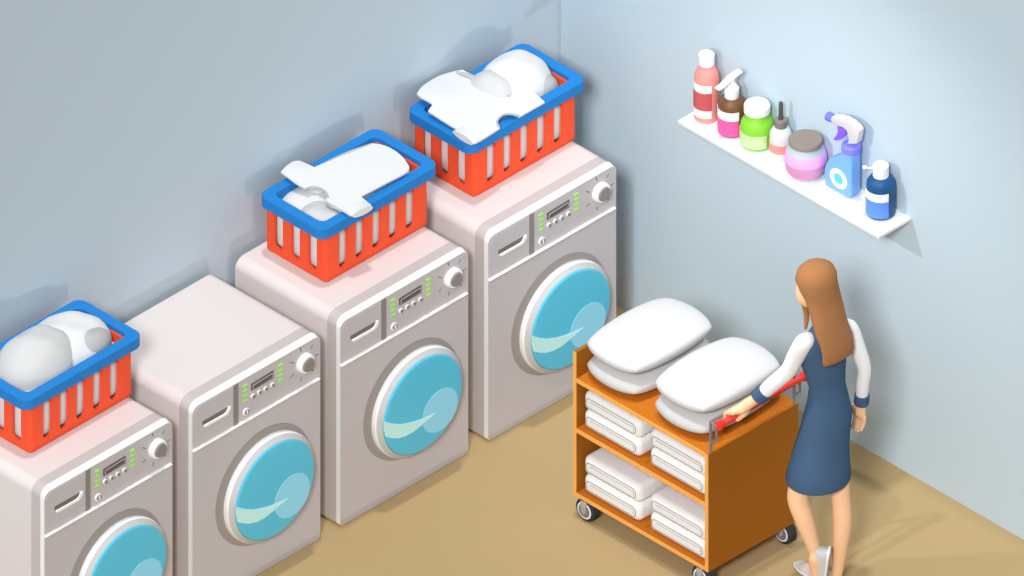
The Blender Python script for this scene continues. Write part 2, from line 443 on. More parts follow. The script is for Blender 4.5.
def sheet_from(outline, z, zf, thick=1.6):
    """a piece of cloth of the given outline, gently curved by zf(x, y), with thickness"""
    t = bmesh.new(); vs = [t.verts.new((p.x, p.y, 0)) for p in outline]
    es = [t.edges.new((vs[i], vs[(i+1) % len(vs)])) for i in range(len(vs))]
    bmesh.ops.triangle_fill(t, edges=es, use_beauty=True)
    for _ in range(3): bmesh.ops.subdivide_edges(t, edges=t.edges[:], cuts=1, use_grid_fill=True); bmesh.ops.triangulate(t, faces=t.faces[:])
    for v in t.verts: v.co.z = z + zf(v.co.x, v.co.y)
    ge = bmesh.ops.extrude_face_region(t, geom=t.faces[:])
    for v in [g for g in ge['geom'] if isinstance(g, bmesh.types.BMVert)]: v.co.z += thick
    bmesh.ops.recalc_face_normals(t, faces=t.faces[:])
    return t
# shirt on the middle basket, measured in its close-up
def smooth_outline(P, k=4, corner=()):
    """rounds an outline, keeping the listed corners crisp"""
    out = []; n = len(P)
    for i in range(n):
        p0, p1, p2, p3 = P[(i-1) % n], P[i], P[(i+1) % n], P[(i+2) % n]
        if i in corner: p0 = p1 - (p2 - p1)
        if (i+1) % n in corner: p3 = p2 + (p2 - p1)
        for j in range(k):
            t = j/k
            out.append(.5*((2*p1) + (p2-p0)*t + (2*p0-5*p1+4*p2-p3)*t*t + (3*p1-p0-3*p2+p3)*t**3))
    return out
def q3(x, y, z): return pZ(240 + x/4.114, 110 + y/4.114, z)
ZS = 270.0
def bump(cx, cy, r, h): return lambda x, y: h*math.exp(-((x-cx)**2 + (y-cy)**2)/(r*r))
def sleeve_tip(par, pa, pb, sag, name='shirt_sleeve', z=0, h=3):
    """the open end of a sleeve between two hem points: a flattened cuff whose dark mouth shows"""
    mid = (pa + pb)/2; ax = (pb - pa)/2; out = Vector(sag)
    n = 20; R0, R1, R2 = [], [], []
    for i in range(n):
        a = 2*PI*i/n; e = ax*math.cos(a); up = math.sin(a)
        R0.append(mid + e*.9 - out*7 + Vector((0, 0, 1.2 + up*1.4)))
        R1.append(mid + e + out*.5 + Vector((0, 0, up*h*.85 + z)))
        R2.append(mid + e*1.02 + out*2.6 + Vector((0, 0, up*h + z)))
    b = B(); loft(b, [R0, R1, R2]); s_ = obj(name, b, m_cloth, par, ang=60)
    b = B(); loft(b, [[mid + (p - mid)*.88 + out*k for p in R2] for k in (-.4, .2)])
    obj('sleeve_opening', b, mat('cloth_shade', 'BEBEBE', EY, .95), s_, label='open end of the sleeve, its shade painted grey')  # grey disc paints the shade inside the sleeve mouth
    return s_
out3 = [(168, 262), (190, 238), (218, 217), (246, 213), (305, 241), (380, 208), (460, 173), (545, 139), (600, 150), (650, 178), (684, 215), (692, 250), (610, 298), (497, 357), (540, 392), (498, 412), (455, 433), (352, 372), (362, 352), (345, 330), (312, 320), (272, 324), (228, 303), (196, 282)]
ts = thing('shirt', 'white short-sleeved shirt lying on the middle basket, one sleeve over the front rim', 'shirt', (300, 50, ZS))
o3 = smooth_outline([q3(x, y, ZS) for x, y in out3], 4, (0, 3, 4, 7, 13, 14, 16, 17, 18, 22))
z1, z2 = bump(325, 15, 16, 2.2), bump(285, 45, 34, 2.0)
b = sheet_from(o3, ZS - 1.5, lambda x, y: z1(x, y) + z2(x, y))
obj('shirt_body', b, m_cloth, ts, ang=60)
sleeve_tip(ts, q3(455, 430, ZS), q3(538, 393, ZS), (0, 1, 0), z=-.6, h=3.4)
b = B(); arc = [q3(x, y, ZS + .8) for x, y in ((272, 324), (300, 317), (330, 323), (352, 338), (363, 360))]
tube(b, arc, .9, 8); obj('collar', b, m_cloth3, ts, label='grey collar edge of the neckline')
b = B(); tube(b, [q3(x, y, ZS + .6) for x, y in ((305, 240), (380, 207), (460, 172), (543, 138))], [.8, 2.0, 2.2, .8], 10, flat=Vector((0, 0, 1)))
obj('fold_edge', b, m_cloth3, ts, label='folded edge at the back, its shade painted grey')  # the grey paints the shade along the fold
# shirt on the corner basket
def q4(x, y, z): return pZ(x, y, z)
ts = thing('shirt', 'white shirt over the near end of the corner basket, neckline towards the front rim', 'shirt', (150, 55, ZS), None)
out4 = [(416.7, 97), (423, 88.3), (437.5, 77.5), (453, 72), (462.5, 70), (487, 83), (511, 96.7), (518.5, 91.8), (526, 89.6), (534, 92.5), (544.6, 101.9), (519.6, 116.5), (511, 114.2), (503, 115.4), (496.7, 121.7), (499.8, 128), (484, 138), (475, 143), (464, 137), (455, 131), (456, 128.8), (442, 121), (428, 113.3), (433, 107.5), (422, 101.5)]
o4 = smooth_outline([q4(x, y, ZS) for x, y in out4], 4, (0, 4, 6, 10, 11, 15, 17, 19, 20, 22, 23))
z3, z4 = bump(172, 22, 26, 4.0), bump(140, 50, 26, 2.0)
b = sheet_from(o4, ZS - 1.5, lambda x, y: z3(x, y) + z4(x, y))
obj('shirt_body', b, m_cloth, ts, ang=60)
sleeve_tip(ts, q4(455, 130, ZS), q4(475, 142.4, ZS), (1, 0, 0), z=-.4, h=3.2)
b = B(); tube(b, [q4(x, y, ZS + .8) for x, y in ((519, 116), (511, 114), (503, 115), (497.2, 121), (499, 127))], .9, 8); obj('collar', b, m_cloth3, ts, label='grey collar edge of the neckline')
b = B(); tube(b, [q4(x, y, ZS + 2.0) for x, y in ((456, 71.5), (472, 77), (490, 86), (510, 96.5))], [.8, 3, 2.4, .6], 10, flat=Vector((0, 0, 1)))
obj('fold_edge', b, m_cloth3, ts, label='folded edge at the back, its shade painted grey')  # shade strip behind the shirt, painted in grey

# ================================================================ TROLLEY
TX0, TX1, TY0, TY1, TZ0, TZ1 = 130.7, 235.1, 248.9, 404.8, 20.0, 137.7
tr = thing('service_trolley', 'brown wooden trolley with open shelves of towels, on four wheels', 'trolley', (183, 327, 0))
tk = 3.6
def board(name, x0, x1, y0, y1, z0, z1, m, lab=None, edge=True):
    b = B(); box(b, x0, x1 - (.5 if edge else 0), y0, y1, z0, z1); o = obj(name, b, m, tr, label=lab)
    if edge:
        b = B(); box(b, x1 - .5, x1, y0, y1, z0, z1); obj('board_edge', b, m_edge, o, label='lighter front edge')
    return o
board('top_board', TX0, TX1 - .05, TY0 + tk, TY1 - tk, TZ1 - 3.6, TZ1, m_wood)
board('shelf_board', TX0 + 1, TX1 - .05, TY0 + tk, TY1 - tk, 84.0, 88.0, m_wood)
board('bottom_board', TX0, TX1 - .05, TY0 + tk, TY1 - tk, TZ0, TZ0 + 3.6, m_wood)
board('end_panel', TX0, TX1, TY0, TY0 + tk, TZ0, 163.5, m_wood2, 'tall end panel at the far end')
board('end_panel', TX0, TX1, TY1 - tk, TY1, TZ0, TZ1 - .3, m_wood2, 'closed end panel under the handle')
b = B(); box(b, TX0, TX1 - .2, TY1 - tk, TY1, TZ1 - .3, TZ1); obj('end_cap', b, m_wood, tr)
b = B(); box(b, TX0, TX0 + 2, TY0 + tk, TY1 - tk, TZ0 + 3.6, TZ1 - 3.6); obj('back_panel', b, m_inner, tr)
# shelf divider strip seen between the stacks
for z in (TZ0 + 3.6, 88.0):
    b = B(); box(b, TX0 + 2, TX1 - 5, 325.6, 327.2, z, z + 1.2); obj('shelf_batten', b, m_wood, tr)
# handle
PY_ = 401.8
for px in (231.3, 135.0):
    b = B(); tube(b, [(px, 404, TZ1 - .3), (px, 404, 168)], 1.25, 10, False); h = obj('handle_bracket', b, m_steel, tr, label='grey steel bracket of the handle')
    b = B(); tube(b, [(px, 404, 168.4), (px, 410.8, 167.6), (px, 410.8, 154), (px, 404, 147)], 1.1, 10, False); obj('bracket_loop', b, m_steel, h)
b = B(); tube(b, [(231.3, 404, 168.6), (135, 404, 168.6)], 1.25, 10, False); obj('cross_bar', b, m_steel, tr)
b = B(); tube(b, [(229, 411, 167), (128, 411, 167)], 2.7, 16, False); hb = obj('handle_bar', b, m_grip, tr, label='red push bar')
for s, x in ((1, 229), (-1, 128)):
    b = B(); loft(b, [[Vector((x + s*d, 411 + r*math.cos(2*PI*i/24), 167 + r*math.sin(2*PI*i/24))) for i in range(24)] for d, r in ((-5.5, 2.8), (-4, 4.0), (1.5, 4.4), (2.2, 3.8))])
    obj('bar_end', b, m_gripend, hb, label='deeper red flared end of the bar')
# casters
for (wx, wy) in ((230.6, 262), (230.6, 396), (139.5, 262), (139.5, 398)):
    def yz(prof, cx=wx, cy=wy, n=36): return [[Vector((cx + d, cy + r*math.cos(2*PI*i/n), 10.6 + r*math.sin(2*PI*i/n))) for i in range(n)] for d, r in prof]
    b = B(); loft(b, yz(((-4.5, 9.4), (-3.6, 10.5), (3.6, 10.5), (4.5, 9.2)))); w = obj('wheel', b, m_tyre, tr, label='black rubber wheel')
    b = B(); loft(b, yz(((4.3, 7.9), (4.8, 7.7)))); obj('wheel_rim', b, m_hub, w, label='white ring of the wheel')
    b = B(); loft(b, yz(((4.6, 6.4), (5.0, 6.3)))); obj('wheel_hub', b, m_steel, w)
    b = B(); prism(b, [(wy - 3.4, 19.5), (wy + 3.4, 19.5), (wy + 2.6, 9.5), (wy + .8, 7.6), (wy - .8, 7.6), (wy - 2.6, 9.5)], 'x', wx + 4.9, wx + 6.2, .3)
    prism(b, [(wy - 3.4, 19.5), (wy + 3.4, 19.5), (wy + 2.6, 9.5), (wy + .8, 7.6), (wy - .8, 7.6), (wy - 2.6, 9.5)], 'x', wx - 6.2, wx - 4.9, .3)
    box(b, wx - 6.2, wx + 6.2, wy - 3.4, wy + 3.4, 18.9 + 2.3, 20 + 1.5) if False else None
    lathe(b, [(4.6, 0), (4.6, 1.2)], wx, wy, 18.8 + 0.1, 20)
    obj('caster_fork', b, m_fork, tr)

# ---- towels in the trolley
def towel(y0, y1, z0, h, label, grp, x1=230.2, depth=78):
    t = thing('folded_towel', label, 'towel', (x1 - depth/2, (y0+y1)/2, z0), grp)
    b = B(); box(b, x1 - depth, x1, y0, y1, z0, z0 + h, 5.6, 5); obj('towel_fold', b, m_towel, t, ang=60)
    for k, (iy, iz) in enumerate(((4.2, 4.6), (6.2, 7.4))):
        loop = rrect(y0 + iy + (2 if k else 0), y1 - iy, z0 + iz, z0 + h - iz, min((h - 2*iz)/2 - .01, 4), 5)
        if k: loop = loop[2:-8]
        b = B(); tube(b, [Vector((x1 + .02, p[0], p[1])) for p in loop], .36 if k == 0 else .28, 6, False, closed=(k == 0)); obj('fold_line', b, m_seam, t)
    return t
H = 18.4
cols = [(255.0, 320.5, 'far'), (331.0, 397.5, 'near')]
for zi, zname in ((88.0, 'upper'), (23.6, 'lower')):
    for (y0, y1, cn) in cols:
        for k in range(2):
            pos = 'on top' if k else 'at the bottom'
            where = 'at the handle end' if cn == 'near' else 'at the tall end panel'
            towel(y0, y1, zi + H*k, H, f'folded towel {pos} of its stack, {zname} trolley shelf, {where}', 'folded towels in the trolley')

# ---- pillows
def pillow(cx, cy, z0, label, a=45.4, b_=29.4, hh=10.5):
    n = 28; bm = B(); G = {}
    for s in (1, -1):
        for i in range(n+1):
            for j in range(n+1):
                u = -1 + 2*i/n; v = -1 + 2*j/n
                u = math.sin(u*PI/2); v = math.sin(v*PI/2)
                edge = i in (0, n) or j in (0, n)
                x = cx + a*u*(1 + .13*(1-v*v)); y = cy + b_*v*(1 + .16*(1-u*u))
                rr = .035*((u*u)*(v*v))**2
                x -= a*u*rr; y -= b_*v*rr
                z = z0 + hh + s*(hh*(max(0, (1-u*u)*(1-v*v)))**.33)
                if s < 0 and edge: G[(s, i, j)] = G[(1, i, j)]
                else: G[(s, i, j)] = bm.verts.new((x, y, z))
        for i in range(n):
            for j in range(n):
                f = [G[(s, i, j)], G[(s, i+1, j)], G[(s, i+1, j+1)], G[(s, i, j+1)]]
                bm.faces.new(f if s > 0 else f[::-1])
    bm.normal_update()
    t = tag(obj('pillow', bm, m_pillow, None, (cx, cy, z0), ang=75), label, 'pillow', 'pillows on the trolley')
    return t
for cy, wh in ((283.3, 'at the far end beside the tall panel'), (361.8, 'at the end nearest the woman')):
    pillow(181, cy, TZ1, f'plump white pillow under another on the trolley, {wh}')
    pillow(181, cy, TZ1 + 21.1, f'plump white pillow topmost on the trolley, {wh}')

# ================================================================ SHELF AND BOTTLES
ZSH = 257.7
b = B(); box(b, 0, 38, 172.7, 404.9, ZSH - 3.0, ZSH, .3, 1)
tag(obj('wall_shelf', b, m_shelf, None, (0, 289, ZSH - 3.0)), 'long white shelf on the pale blue wall holding seven bottles', 'shelf')
def cm(n, h, e=EX*.9, **k): return mat(n, h, e, k.pop('rough', .45), .25, **k)
def vessel(name, label, x, y): return thing(name, label, 'bottle', (x, y, ZSH), 'toiletries and cleaners on the wall shelf')
def lpart(t, name, prof, m, seg=40, a0=None, a1=None, label=None, cap=True, ang=35):
    o = t['_o']; b = B(); lathe(b, prof, o[0], o[1], ZSH, seg, a0, a1, cap); return obj(name, b, m, t, label=label, ang=ang)
def band(t, r, z0, z1, m, a1, name='bottle_label', label=None, a0=-62):
    return lpart(t, name, [(r + .1, z0), (r + .35, z0 + .05), (r + .35, z1 - .05), (r + .1, z1)], m, 60, a0, a1, label)
# 1 coral bottle
t = vessel('shampoo_bottle', 'tall coral pink bottle with white cap at the left end of the shelf', 18, 186)
lpart(t, 'bottle_body', [(8.6, 0), (10, .8), (10.5, 2.5), (10.5, 36), (10.2, 41), (9, 46), (7.2, 50), (6, 52), (6, 55)], cm('coral', 'FF8E86'))
lpart(t, 'bottle_cap', [(6.4, 53.4), (6.7, 53.8), (6.7, 62.6), (6.2, 63.2)], m_btn)
band(t, 10.5, 30.5, 38, m_btn, 69); band(t, 10.5, 13, 30.5, cm('dull_red', 'BC5557'), 69, label='dull red band of the label'); band(t, 10.5, 5.6, 13, m_btn, 69)
# 2 brown pump bottle
t = vessel('pump_bottle', 'brown pump bottle with magenta and white label, second from the shelf left end', 17.5, 214.6)
lpart(t, 'bottle_body', [(10, 0), (11, .8), (11.4, 2), (11.4, 26), (11, 29.5), (9.4, 32.5), (6.4, 34.6), (5.6, 36)], cm('brown', '6E4A30'))
band(t, 11.4, 17.4, 25.6, m_btn, 76); band(t, 11.4, 2.0, 17.4, cm('magenta', 'E2569A'), 76, label='magenta part of the label')
p = lpart(t, 'pump_collar', [(5.9, 34.6), (6.1, 35), (6.1, 43.5), (5.6, 44.2), (4.2, 44.5), (4.2, 47), (3.8, 47.5), (2.6, 47.6), (2.6, 52)], m_btn)
b = B(); px, py = 17.5, 214.6
nz = [(-9.5, 55.6), (-4, 55.0), (2, 54.0), (7, 52.2), (12, 50.8), (17, 50.4)]
rings = []
for k, (d, z) in enumerate(nz):
    w = 3.2 - .4*(k > 3); h_ = 1.0
    rings.append([Vector((px + d, py + yy, ZSH + z + zz)) for yy, zz in ((-w, -h_/2), (w, -h_/2), (w, h_/2), (w*.5, h_/2 + .5), (-w*.5, h_/2 + .5), (-w, h_/2))])
loft(b, rings); obj('pump_nozzle', b, m_btn, t, label='white curved pump nozzle')
# 3 green jar
t = vessel('green_jar', 'squat green jar with a ridged white lid, between brown pump and dropper bottle', 14.6, 241)
lpart(t, 'jar_body', [(11.6, 0), (13.2, .8), (14.1, 3), (14.1, 16), (13.4, 21), (11.4, 25.5), (9, 28), (8.2, 30), (8.2, 33)], cm('green', '7CC035'))
c = B(); ox, oy = 14.6, 241; n = 60
rings = [[Vector((ox + (r_ + (.22 if i % 2 and rid else 0))*math.cos(2*PI*i/n), oy + (r_ + (.22 if i % 2 and rid else 0))*math.sin(2*PI*i/n), ZSH + z)) for i in range(n)] for r_, z, rid in ((10.2, 31.6, 0), (10.7, 32, 1), (10.7, 38, 1), (10.1, 39, 0), (8.9, 39.2, 0))]
loft(c, rings); lid = obj('jar_lid', c, m_btn, t, ang=15)
lpart(t, 'lid_disc', [(8.6, 39.1), (8.5, 39.35)], mat('lid_grey', 'EDEDED', ETOP))
band(t, 14.1, 3, 15.4, cm('pale_green', 'CDE8AE', EX*1.12), 78, label='pale green label')
# 4 dropper bottle
t = vessel('dropper_bottle', 'small clear dropper bottle with grey collar and coral label', 13.8, 267.6)
mg = cm('clear_glass', 'D6DEDE', EX*1.1, rough=.25)
lpart(t, 'bottle_body', [(8, 0), (9, .8), (9.3, 2), (9.3, 21), (8.8, 24.5), (7, 27.6), (4.8, 29.4), (4.6, 31)], mg)
band(t, 9.3, 7.5, 15.6, cm('coral_label', 'FF958A', EX*1.05), 70, label='coral label band')
lpart(t, 'collar', [(5.0, 29.4), (5.2, 29.8), (5.2, 36.4), (4.8, 36.9)], cm('taupe', '7E746E'))
lpart(t, 'dropper_bulb', [(2.1, 36.6), (1.9, 44), (1.8, 52.6), (1.2, 53.8), (.3, 54.1)], cm('charcoal', '4B4A52'), label='dark dropper bulb')
# 5 pink jar
t = vessel('pink_jar', 'round glass jar of pink cream with a flat brown lid', 17.4, 300)
lpart(t, 'jar_base', [(10.5, 0), (12.6, .6), (14.4, 3.2)], mg, label='clear glass foot')
lpart(t, 'pink_cream', [(14.4, 3.2), (16.4, 7), (17.3, 11), (17.5, 14.6), (17.5, 15.6)], cm('deep_pink', 'DD98C2', EX*1.05), label='deeper pink lower layer')
lpart(t, 'jar_body', [(17.5, 15.6), (17.3, 18.5), (16.6, 22), (15.4, 25)], cm('bright_pink', 'FFB4FC', EX*1.08), label='bright pink upper layer')
lpart(t, 'jar_neck', [(15.4, 25), (14.2, 27.5), (13, 29.6), (12.6, 31)], cm('glass_top', 'B9C8CA', EX*1.1))
lpart(t, 'jar_lid', [(13.4, 30.6), (13.9, 31), (13.9, 34.4), (13.3, 35.3)], mat('brown_lid', '8A8078', ETOP*.8))
# 6 spray bottle
t = vessel('spray_bottle', 'blue trigger spray bottle with a white round label and splash mark', 12, 338)
XF = 18
def y6(x, y, X=XF):      # measured in its close-up, on a plane of constant X
    sx = 780 + x/5.24; sy = 100 + y/5.24; Y = X + (sx-561)/K; return (Y, 272.7 + .5*(X+Y) - sy)
prof = [(322.5, ZSH + 1.2), (324, ZSH), (348.5, ZSH), (351.8, ZSH + 1.6), (353, ZSH + 5), (353, ZSH + 37), (352.5, ZSH + 43), (351, ZSH + 45), (343.5, ZSH + 45), (341, ZSH + 40.5), (335.5, ZSH + 35), (328.5, ZSH + 30), (323.8, ZSH + 23.5), (321.4, ZSH + 16), (321, ZSH + 8)]
b = B(); prism(b, prof, 'x', 6, XF, 2.2, 4); obj('bottle_body', b, cm('spray_blue', '77A9FB'), t, ang=50)
cx_, cz_ = y6(306, 413, XF + .4)
b = B(); prism(b, [(cx_ + 9.9*math.cos(2*PI*i/40), cz_ + 9.3*math.sin(2*PI*i/40)) for i in range(40)], 'x', XF - .2, XF + .4); lb = obj('bottle_label', b, m_btn, t, label='white oval label')
b = B(); prism(b, [(cx_ + (6.3 if i % 2 == 0 else 4.2)*math.cos(2*PI*i/28), cz_ + (6.3 if i % 2 == 0 else 4.2)*math.sin(2*PI*i/28)) for i in range(28)], 'x', XF + .3, XF + .6); obj('splash_mark', b, cm('splash', '5CC1F6'), lb, label='light blue splash mark')
b = B(); n = 48; cxx, cyy = 12, 347
loft(b, [[Vector((cxx + (r_ + .3*(i % 2))*math.cos(2*PI*i/n), cyy + (r_ + .3*(i % 2))*math.sin(2*PI*i/n), ZSH + z)) for i in range(n)] for r_, z in ((7.2, 43.6), (7.9, 44.4), (7.9, 49.6), (7, 50.6))])
obj('spray_collar', b, cm('collar_blue', '7B7FF5'), t, label='ribbed violet blue collar', ang=10)
hd = [(358, 215), (348, 232), (400, 232), (405, 215), (414, 165), (400, 142), (372, 118), (340, 99), (300, 88), (272, 87), (262, 103), (272, 122), (300, 136), (330, 146), (348, 163), (355, 190)]
HP = [y6(x, y, 15.2) for x, y in hd]
b = B(); prism(b, HP, 'x', 8.8, 15.2, .9, 3); obj('spray_head', b, cm('head_grey', 'DDDDDD', EX*1.1), t, label='light grey trigger head')
ny, nz_ = y6(266, 97, 12); b = B()
loft(b, [[Vector((12 + r_*math.cos(2*PI*i/20), ny + d, nz_ + 1 + r_*math.sin(2*PI*i/20))) for i in range(20)] for d, r_ in ((3.4, 3.0), (-1.4, 4.0), (-3.4, 3.9), (-3.5, 2))]); obj('spray_nozzle', b, cm('nozzle_blue', '6A70F2'), t, label='violet blue nozzle tip')
b = B(); prism(b, [y6(x, y, 14) for x, y in ((296, 140), (302, 160), (296, 182), (278, 205), (290, 215), (318, 206), (342, 186), (340, 170), (325, 150))], 'x', 10, 14, .6); obj('trigger', b, cm('violet', '8659F2'), t, label='purple trigger')
# 7 navy pump bottle
t = vessel('pump_bottle', 'navy blue pump bottle with blue and white label at the shelf right end', 11.9, 381.2)
t['_o'] = [13.2, 382.5, ZSH]; t.location = Vector(t['_o'])*U
lpart(t, 'bottle_body', [(10.6, 0), (11.8, .8), (12.2, 2), (12.2, 28), (11.6, 32), (9.6, 35.4), (7, 37.2), (6, 38)], cm('navy', '1B4C7C'))
band(t, 12.2, 18.6, 26.4, m_btn, 76); band(t, 12.2, 2.4, 18.6, cm('label_blue', '5A8AE2'), 76, label='blue part of the label')
lpart(t, 'pump_cap', [(6.3, 37.2), (6.6, 37.6), (6.6, 47.6), (6.0, 48.3)], m_btn)
b = B(); tube(b, [(17, 380.5, ZSH + 45.6), (21, 377.4, ZSH + 46.2), (24, 375, ZSH + 47)], [1.1, .9, 1.0], 10); ellipsoid(b, (24.2, 374.8, ZSH + 47.2), (1.9, 1.9, 1.6)); obj('pump_nozzle', b, m_btn, t)

# ================================================================ THE WOMAN
WO = (160, 463, 0)
wm = thing('person', 'woman seen from behind in navy dress and white sleeves, pushing the trolley', 'person', WO)
bm = B()
def V3(*a): return Vector(a)
# torso, neck, head
rings = []
for (x, y, z, rx, ry) in ((157, 463, 140, 15, 12), (156, 463, 160, 18, 14.5), (156, 463, 175, 17, 13), (156, 462, 196, 13, 10.5), (156, 461, 218, 17, 12), (156, 461.5, 238, 18, 10.5), (156, 462, 249, 14, 8), (157, 461.5, 256, 6.6, 6.2), (158.5, 460, 264, 6, 6.2), (160, 458.5, 276, 5.8, 6.4), (160.5, 458, 284, 7, 8)):
    rings.append(ellring(x, y, z, rx, ry))
loft(bm, rings)
HC = V3(162.3, 456, 297)
ellipsoid(bm, HC + V3(0, 2.4, 3), (13.2, 14.6, 18.4))
ellipsoid(bm, HC + V3(2.2, -5.4, -8.5), (10.8, 11.2, 14.2))          # jaw
ellipsoid(bm, HC + V3(2.8, -9.6, -18.6), (5, 4.4, 4))               # chin
tube(bm, [HC + V3(.5, -13, 2), HC + V3(.6, -15, -2), HC + V3(.6, -16.6, -5.6), HC + V3(.5, -13.2, -7.2)], [1.3, 1.7, 2.3, 1.6], 10)   # nose
for s in (1, -1):
    ellipsoid(bm, HC + V3(12*s, 4, -3.5), (1.8, 3.0, 4.6))          # ears
    ellipsoid(bm, HC + V3(5.4*s + .5, -10.6, 3.6), (4.2, 3.0, 2))   # brow
tube(bm, [HC + V3(-3.4, -13.2, -10.4), HC + V3(.5, -14.6, -10.2), HC + V3(4.4, -13.2, -10.4)], [.7, 1.3, .7], 8)                    # mouth
# arms
SL, EL, WL = V3(176.5, 459, 250), V3(182, 444.5, 215.5), V3(196, 422.5, 184)
SR, ER, WR = V3(134.5, 466, 247), V3(125, 475, 205), V3(124, 471, 170)
tube(bm, [V3(165, 461.5, 243), SL + V3(0, 0, -4), (SL + EL)/2, EL, WL], [4, 4.6, 4.8, 4.8, 3.8], 16)
tube(bm, [V3(150, 463, 243), SR + V3(1, 0, -5), ER, WR], [4, 5.2, 4.8, 3.7], 16)
# left hand closed on the bar
PL = V3(206.5, 414.8, 174.8)
tube(bm, [WL, V3(200.5, 418.6, 179.8), PL], [4, 4.8, 4.6], 14)
ellipsoid(bm, PL + V3(1.5, -.4, -.4), (7.6, 5, 3.6), Matrix.Rotation(math.radians(-25), 3, 'Z'))
for i in range(4):
    bx = 200.2 + i*4.5; ln = (.86, 1, 1.04, .9)[i]
    bx2 = bx + 1.6
    tube(bm, [V3(bx + .5, 414.4, 174.2 - abs(i-1.5)*.2), V3(bx2, 410.6, 172.9), V3(bx2 + .8, 406.9, 171.2), V3(bx2 + 1, 405.7, 167.6 - ln), V3(bx2 + .8, 407.0, 164.2 - ln*1.2)], [2.3, 2.2, 2.0, 1.9, 1.6], 10)
tube(bm, [V3(199.5, 417, 176), V3(202, 416.4, 171), V3(206.5, 414.8, 166.6), V3(211, 413, 164)], [2.6, 2.5, 2.2, 1.8], 10)
# right hand hanging
tube(bm, [WR, V3(123.8, 470, 163), V3(123.6, 468.5, 155)], [3.8, 4.6, 4.2], 14)
ellipsoid(bm, (123.8, 468.8, 157.5), (3.2, 6.0, 7.6))
for i in range(4):
    yy = 463.9 + i*3.25; ln = (12, 14, 13.2, 10.5)[i]
    tube(bm, [V3(123.8, yy + .4, 155), V3(123.6, yy - .2, 150), V3(124.4, yy - 1.0, 150 - ln*.5), V3(126.0, yy - 1.8, 151 - ln)], [2.0, 1.9, 1.7, 1.4], 10)
tube(bm, [V3(124.5, 465, 163), V3(126, 461.3, 158), V3(126.8, 459.8, 152.4), V3(127, 459.4, 149)], [2.4, 2.2, 1.9, 1.5], 10)
# legs and feet
HL, KL, AL = V3(167, 462, 150), V3(181.5, 455, 96), V3(176.5, 470.5, 42)
HR, KR, AR = V3(148, 464, 150), V3(152, 474.6, 91), V3(157.4, 476, 15)
tube(bm, [HL, V3(174, 458.5, 118), KL, V3(181.4, 461.5, 77), V3(178.8, 467, 57), AL], [11.5, 10, 9, 8.2, 6.2, 4.6], 18)
tube(bm, [HR, V3(150, 469, 120), KR, V3(153.4, 478, 66), V3(155.6, 477, 38), AR], [12, 10, 8, 7.9, 6.4, 4.4], 18)
fd = V3(-.05, -.20, -.975).normalized(); fu = V3(.6, -.77, .127).normalized(); fs = fd.cross(fu); HE = V3(172.2, 480.4, 48)
def LF(a, u, x=0): return HE + fd*a + fu*u + fs*x
tube(bm, [AL, LF(9, 9), LF(18, 8), LF(30, 5.5), LF(42, 3.6)], [4.8, 6.2, 5.8, 5, 3.4], 14)
tube(bm, [AR, V3(157, 473, 8), V3(157, 462, 6.6), V3(157, 448, 5), V3(157, 438, 4)], [4.6, 5.6, 5.4, 5, 3.4], 14)
body = obj('body', bm, m_skin, wm, ang=180)
rm = body.modifiers.new('remesh', 'REMESH'); rm.mode = 'VOXEL'; rm.voxel_size = .8*U; rm.use_smooth_shade = True
sm = body.modifiers.new('smooth', 'SMOOTH'); sm.factor = .5; sm.iterations = 3
# eyes
for s in (1, -1):
    b = B(); ellipsoid(b, HC + V3(5.2*s + .5, -11.9, 0), (2.5, 1.6, 1.5)); e = obj('eye', b, m_btn, wm)
    b = B(); ellipsoid(b, HC + V3(5.2*s + .6, -13.2, 0), (1.1, .6, 1.1)); obj('iris', b, m_tyre, e)
b = B(); tube(b, [HC + V3(-2.8, -14.4, -10.5), HC + V3(.5, -15.8, -10.3), HC + V3(3.8, -14.4, -10.5)], [.3, .6, .3], 8); obj('lips', b, cm('lips', 'D9796C'), wm)
# dress
b = B(); rings = []
for (x, y, z, rx, ry) in ((163.2, 460, 107, 27.6, 25.6), (163, 460, 108.5, 28, 26), (161.4, 460.3, 125, 25.8, 23.2), (158.8, 460.8, 142, 23.4, 20.8), (156.4, 462, 157, 22.2, 19.4), (155, 463, 168, 21.8, 18.8), (154.4, 462.8, 180, 19.2, 16), (154.2, 461.6, 196, 16.6, 12.9), (155, 460.2, 208, 18.6, 14.2), (156, 459.4, 221, 21, 16), (155.8, 460.6, 234, 22, 14), (155.8, 461.9, 244, 23, 12), (156, 462, 250.5, 21.6, 10.8), (156.4, 461.8, 255, 16.5, 9.4), (157, 461.4, 258.4, 10, 8), (157.2, 461.4, 259.4, 7.4, 7.2)):
    rings.append(ellring(x, y, z, rx, ry, 40))
loft(b, rings); obj('dress', b, m_dress, wm, ang=60)
# sleeves and cuffs
b = B(); tube(b, [V3(169, 460, 248), SL + V3(1, 0, -1), (SL + EL)/2 + V3(.3, -.4, 0), EL, (EL*.45 + WL*.55), WL + V3(-1.6, 2.6, 3)], [5.5, 7.6, 7.6, 6.9, 6.4, 5.6], 20); sl = obj('sleeve', b, m_sleeve, wm, ang=60)
d = (WL - EL).normalized(); b = B(); c0 = WL - d*5.5; tube(b, [c0 - d*5, c0 - d*4.6, c0 + d*4.6, c0 + d*5], [6.2, 7.4, 7.1, 6.2], 20, False); obj('cuff', b, m_dress, wm, label='navy cuff')
b = B(); tube(b, [V3(144, 464, 246), SR + V3(-.5, 0, -2), (SR + ER)/2 + V3(-.5, .5, 0), ER, (ER + WR)/2, WR + V3(0, .3, 4)], [6, 7.4, 6.8, 5.8, 5.4, 5.0], 20); obj('sleeve', b, m_sleeve, wm, ang=60)
